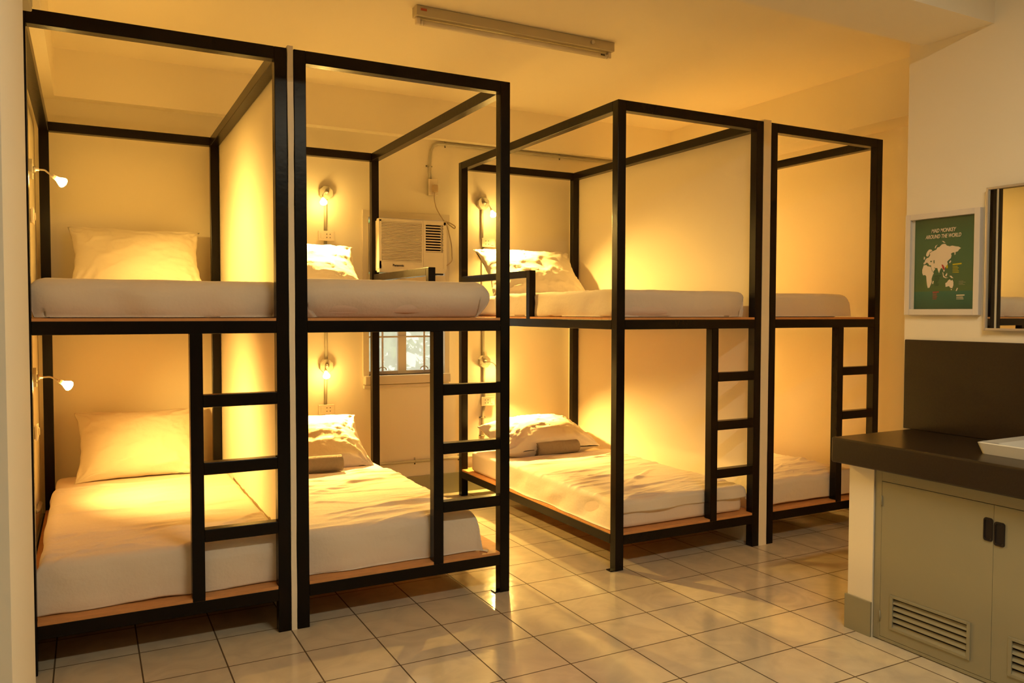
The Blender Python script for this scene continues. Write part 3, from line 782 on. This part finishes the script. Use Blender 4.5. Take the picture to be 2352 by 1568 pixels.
CX = 2.952
cb = empty('cabinet', (3.15, 1.6, 0)); tag(cb, 'grey painted metal cabinet with louvred doors under the dark counter', 'cabinet')
part(MB().box(CX + .012, XN - .002, .25, 2.268, 0.004, .730, 0), 'body', M['cab'], cb)
f = MB()
f.box(CX, CX + .012, 2.236, 2.268, .004, .730, .001); f.box(CX, CX + .012, .25, 2.236, .679, .730, .001); f.box(CX, CX + .012, .25, 2.236, .004, .018, .001)
part(f, 'face_frame', M['cab'], cb)
def door(y0, y1, vy0, vy1, vz0, vz1, hy0, hy1, hz0, hz1, hinge):
    x0, x1 = CX - .001, CX + .011
    z0, z1 = .020, .677
    m = MB()
    m.box(x0, x1, y0, vy0, z0, z1); m.box(x0, x1, vy1, y1, z0, z1); m.box(x0, x1, vy0, vy1, z0, vz0); m.box(x0, x1, vy0, vy1, vz1, z1)
    d = part(m, 'door', M['cab'], cb)
    v = MB()
    e = .010
    v.box(x0 - .006, x0 + .001, vy0 - e, vy0 + .004, vz0 - e, vz1 + e, .0015); v.box(x0 - .006, x0 + .001, vy1 - .004, vy1 + e, vz0 - e, vz1 + e, .0015)
    v.box(x0 - .006, x0 + .001, vy0, vy1, vz0 - e, vz0 + .002, .0015); v.box(x0 - .006, x0 + .001, vy0, vy1, vz1 - .002, vz1 + e, .0015)
    n = 5; st = (vz1 - vz0) / n
    for i in range(n):
        z = vz0 + i * st
        v.prism([(x0 - .004, z + .001), (x0 + .006, z + st * .62), (x0 + .008, z + st * .62), (x0 - .002, z - .001)], 'Y', vy0, vy1)
    part(v, 'louvre_vent', M['cab'], d)
    part(MB().box(x1 - .001, x1, vy0, vy1, vz0, vz1), 'vent_cavity', M['dark'], d)
    h = MB()
    yy = (hy0 + hy1) / 2; zz = (hz0 + hz1) / 2
    r = .010
    def rr(y0_, y1_, z0_, z1_):
        out = []
        for cy, cz, a in ((y1_ - r, z1_ - r, 0), (y0_ + r, z1_ - r, 90), (y0_ + r, z0_ + r, 180), (y1_ - r, z0_ + r, 270)):
            for k in range(6):
                q = math.radians(a + 18 * k); out.append((cy + r * math.cos(q), cz + r * math.sin(q)))
        return out
    o_ = rr(hy0, hy1, hz0, hz1); i_ = [(yy + (p[0] - yy) * .72, zz + (p[1] - zz) * .84) for p in o_]
    R3 = [[h.bm.verts.new((x, p[0], p[1])) for p in ps] for x, ps in ((x0, o_), (x0 - .004, [(yy + (p[0] - yy) * .96, zz + (p[1] - zz) * .98) for p in o_]), (x0 - .004, i_), (x0 - .0005, [(yy + (p[0] - yy) * .9, zz + (p[1] - zz) * .95) for p in i_]))]
    for a, c in zip(R3[:-1], R3[1:]):
        for k in range(len(a)): h.bm.faces.new((a[k], a[(k + 1) % len(a)], c[(k + 1) % len(a)], c[k]))
    h.bm.faces.new(R3[-1]); bmesh.ops.recalc_face_normals(h.bm, faces=h.bm.faces[:])
    part(h, 'flush_handle', M['rubber'], d, label='black recessed plastic handle')
    g = MB()
    for z in (.595, .105): g.tube([(x0 - .001, hinge, z - .022), (x0 - .001, hinge, z + .022)], .0035, 8)
    part(g, 'hinge', M['cab'], d)
door(1.7632, 2.234, 1.850, 2.176, .074, .200, 1.7645, 1.800, .538, .626, 2.235)
door(1.292, 1.7618, 1.352, 1.688, .074, .200, 1.720, 1.7605, .528, .618, 1.290)

# ------------------------------------------------------------------ framed poster
po = empty('framed_poster', (XN, 2.295, 1.61)); tag(po, 'green world map poster in a white frame on the wall above the counter', 'poster')
f = MB(); PY0, PY1, PZ0, PZ1 = 2.117, 2.473, 1.377, 1.842; fw = .026
d0, d1 = XN - .024, XN - .0005
f.box(d0, d1, PY0, PY0 + fw, PZ0, PZ1, .002); f.box(d0, d1, PY1 - fw, PY1, PZ0, PZ1, .002)
f.box(d0, d1, PY0 + fw, PY1 - fw, PZ0, PZ0 + fw, .002); f.box(d0, d1, PY0 + fw, PY1 - fw, PZ1 - fw, PZ1, .002)
part(f, 'frame', M['pframe'], po)
part(MB().box(XN - .008, XN - .001, PY0 + fw, PY1 - fw, PZ0 + fw, PZ1 - fw), 'backing', M['paper'], po)
QY0, QY1, QZ0, QZ1 = 2.149, 2.432, 1.405, 1.815
xp = XN - .0095
pr = part(MB().box(xp, XN - .008, QY0, QY1, QZ0, QZ1), 'print', M['poster'], po)
def pc(x, y):
    """artwork coordinates (units of the drawing, 0..1000 wide, 0..1500 tall) to the print's plane"""
    a = (x - (38 - 16 * y / 1505)) / (970 + 6 * y / 1500); c = (y - (45 - 45 * a)) / (1460 + 35 * a)
    return QY1 - a * (QY1 - QY0), QZ1 - c * (QZ1 - QZ0)
def blob(polys, name, m, x=xp - .0008):
    mb = MB()
    for p in polys: mb.prism([pc(*q) for q in p], 'X', x, xp + .0002)
    part(mb, name, m, pr)
eur = [(205, 730), (215, 700), (240, 670), (275, 660), (300, 620), (290, 590), (310, 575), (340, 560), (400, 535), (420, 500), (450, 495), (490, 455), (530, 445), (550, 450), (570, 475), (620, 490), (660, 480), (720, 495), (760, 500), (800, 525), (770, 545), (750, 575), (720, 585), (660, 595), (640, 610), (650, 640), (640, 680), (605, 710), (580, 735), (590, 770), (575, 810), (545, 830), (540, 890), (525, 900), (515, 860), (500, 840), (480, 840), (460, 880), (450, 920), (430, 870), (420, 835), (390, 835), (360, 820), (385, 850), (350, 900), (330, 860), (318, 815), (315, 790), (280, 785), (275, 765), (250, 745), (240, 740), (215, 765), (190, 775), (185, 750)]
afr = [(190, 785), (235, 780), (250, 800), (310, 812), (330, 880), (362, 915), (340, 960), (325, 1010), (330, 1060), (310, 1110), (290, 1155), (262, 1158), (250, 1110), (240, 1040), (235, 965), (215, 945), (180, 950), (165, 910), (165, 860), (178, 820)]
sca = [(228, 625), (235, 590), (255, 555), (280, 530), (315, 530), (335, 555), (310, 565), (285, 580), (285, 610), (260, 645), (240, 640)]
aus = [(556, 1085), (585, 1065), (600, 1040), (625, 1022), (650, 1045), (668, 1030), (685, 1065), (685, 1120), (668, 1165), (640, 1160), (615, 1130), (580, 1140), (560, 1145)]
isl = [[(185, 690), (195, 640), (212, 660), (208, 690)], [(372, 510), (385, 475), (420, 455), (400, 480), (385, 515)], [(490, 400), (515, 400), (550, 430), (525, 428)], [(695, 590), (715, 580), (712, 620), (700, 635)],
       [(612, 745), (640, 715), (645, 735), (622, 765)], [(505, 905), (520, 915), (525, 960), (560, 990), (600, 995), (560, 1003), (520, 985)], [(548, 960), (580, 915), (585, 940), (570, 975)], [(620, 965), (650, 965), (685, 1005), (650, 1000)],
       [(335, 1090), (345, 1045), (362, 1045), (352, 1095)], [(725, 1210), (745, 1160), (760, 1165), (738, 1212)], [(640, 1180), (665, 1180), (655, 1198)]]
blob([eur, afr, sca, aus] + isl, 'world_map', M['print_white'])
blob([[(300, 715), (330, 715), (325, 735), (305, 737)], [(355, 710), (372, 705), (372, 755), (358, 760)]], 'inland_seas', M['poster'], xp - .0011)
blob([[(490, 780), (515, 785), (535, 820), (545, 860), (525, 870), (505, 835)]], 'red_country', M['print_red'], xp - .0013)
blob([[(565, 800), (590, 785), (595, 830), (578, 850), (565, 830)]], 'yellow_islands', M['print_yellow'], xp - .0013)
def lines(x, y, n, w, step, h, name, m, seed):
    rnd = random.Random(seed); L = []
    for i in range(n):
        ww = w * rnd.uniform(.55, 1); L.append([(x, y + i * step), (x + ww, y + i * step - 2), (x + ww, y + i * step + h), (x, y + i * step + h)])
    blob(L, name, m)
blob([[(670, 775), (812, 762), (812, 782), (670, 795)]], 'yellow_heading', M['print_yellow'])
lines(670, 812, 5, 120, 24, 7, 'yellow_small_print', M['print_yellow'], 3)
blob([[(345, 1222), (450, 1217), (450, 1232), (345, 1237)]], 'red_heading', M['print_red']); lines(345, 1252, 5, 110, 21, 6, 'red_small_print', M['print_red'], 4)
blob([[(735, 1272), (865, 1268), (865, 1284), (735, 1288)]], 'white_heading', M['print_white']); lines(735, 1302, 3, 125, 18, 5, 'white_small_print', M['print_white'], 5)
blob([[(370, 962), (480, 957), (480, 967), (370, 972)]], 'dark_heading', M['print_dark']); lines(372, 990, 7, 90, 21, 5, 'dark_small_print', M['print_dark'], 6)
lines(770, 1052, 4, 110, 18, 4, 'pale_small_print', M['band'], 8)
def ptext(body, x0, x1, y, size):
    ya, z = pc((x0 + x1) / 2, y); wdt = abs(pc(x1, y)[0] - pc(x0, y)[0])
    B = Matrix(((0, 0, -1, 0), (-1, 0, 0, 0), (0, 1, 0, 0), (0, 0, 0, 1)))   # text x -> -Y, text y -> Z, faces -X
    o = text(body, size, M['print_white'], pr, Matrix.Translation(Vector((xp - .0008, ya, z)) - po.matrix_world.translation) @ B, ext=.0005, shear=.25, bold=.0003, name='title_lettering')
    xs = [v.co.y for v in o.data.vertices]; cur = max(xs) - min(xs); cx = (max(xs) + min(xs)) / 2
    for v in o.data.vertices: v.co.y = cx + (v.co.y - cx) * wdt / cur
ptext('MAD MONKEY', 305, 710, 228, .0245)
ptext('AROUND THE WORLD', 215, 800, 322, .0245)

# ------------------------------------------------------------------ mirror
mi = empty('wall_mirror', (XN - .0005, 1.55, 1.6)); tag(mi, 'rectangular mirror in a thin silver frame, right of the poster', 'mirror')
MY0, MY1, MZ0, MZ1 = 1.55, 2.092, 1.312, 1.920
f = MB(); fw = .010; d0 = XN - .018
f.box(d0, XN - .0005, MY0, MY0 + fw, MZ0, MZ1, .0015); f.box(d0, XN - .0005, MY1 - fw, MY1, MZ0, MZ1, .0015)
f.box(d0, XN - .0005, MY0 + fw, MY1 - fw, MZ0, MZ0 + fw, .0015); f.box(d0, XN - .0005, MY0 + fw, MY1 - fw, MZ1 - fw, MZ1, .0015)
part(f, 'frame', M['silver'], mi)
part(MB().box(XN - .010, XN - .001, MY0 + fw, MY1 - fw, MZ0 + fw, MZ1 - fw), 'mirror_glass', M['mirror'], mi)
mi.rotation_euler.z = math.radians(1.05)   # hangs a little askew, its far edge standing off the wall

# ------------------------------------------------------------------ daylight
wd = bpy.data.worlds.new('World'); S.world = wd; wd.use_nodes = True
bg = wd.node_tree.nodes['Background']; bg.inputs[0].default_value = (1.0, .97, .88, 1); bg.inputs[1].default_value = 2.0
sl = bpy.data.lights.new('sun', 'SUN'); sl.energy = 6; sl.angle = math.radians(2); sl.color = (1, .95, .85)
so_ = bpy.data.objects.new('sun', sl); COL.objects.link(so_); so_.rotation_euler = Vector((-.75, .10, -.9)).to_track_quat('-Z', 'Y').to_euler()

# ceiling tube behind the camera, the lamp that lights the near end of the room
t = empty('tube_light', (1.6, .55, HC)); tag(t, 'lit tube light on the ceiling behind the camera', 'ceiling light')
part(MB().box(.98, 2.22, .52, .58, HC - .055, HC - .001, .003), 'batten', M['fixture'], t)
al = bpy.data.lights.new('tube_glow', 'AREA'); al.shape = 'RECTANGLE'; al.size = 1.2; al.size_y = .12; al.energy = 47; al.color = (1, .87, .60)
ao = bpy.data.objects.new('tube_glow', al); COL.objects.link(ao); ao.location = (1.6, .55, HC - .075)

# ------------------------------------------------------------------ camera
cd = bpy.data.cameras.new('camera'); cam = bpy.data.objects.new('camera', cd); COL.objects.link(cam); S.camera = cam
F, YAW, PITCH, ROLL, H = 1841.2155, .4871, -.0354, .0017, 1.3828
cd.sensor_width = 36; cd.sensor_fit = 'HORIZONTAL'; cd.lens = F / 2352 * 36; cd.clip_start = .05; cd.clip_end = 100
fw_ = Vector((math.sin(YAW) * math.cos(PITCH), math.cos(YAW) * math.cos(PITCH), math.sin(PITCH)))
rt = Vector((math.cos(YAW), -math.sin(YAW), 0)); up = rt.cross(fw_)
r2 = rt * math.cos(ROLL) + up * math.sin(ROLL); u2 = up * math.cos(ROLL) - rt * math.sin(ROLL)
cam.matrix_world = Matrix((( r2.x, u2.x, -fw_.x, 0), (r2.y, u2.y, -fw_.y, 0), (r2.z, u2.z, -fw_.z, H), (0, 0, 0, 1)))

S.view_settings.view_transform = 'Standard'; S.view_settings.look = 'None'; S.view_settings.gamma = 1; S.view_settings.exposure = 0
S.view_settings.use_curve_mapping = False
S.cycles.use_denoising = True
S.cycles.max_bounces = 12; S.cycles.diffuse_bounces = 8; S.cycles.glossy_bounces = 4
S.cycles.sample_clamp_indirect = 4
S.cycles.caustics_reflective = False; S.cycles.caustics_refractive = False
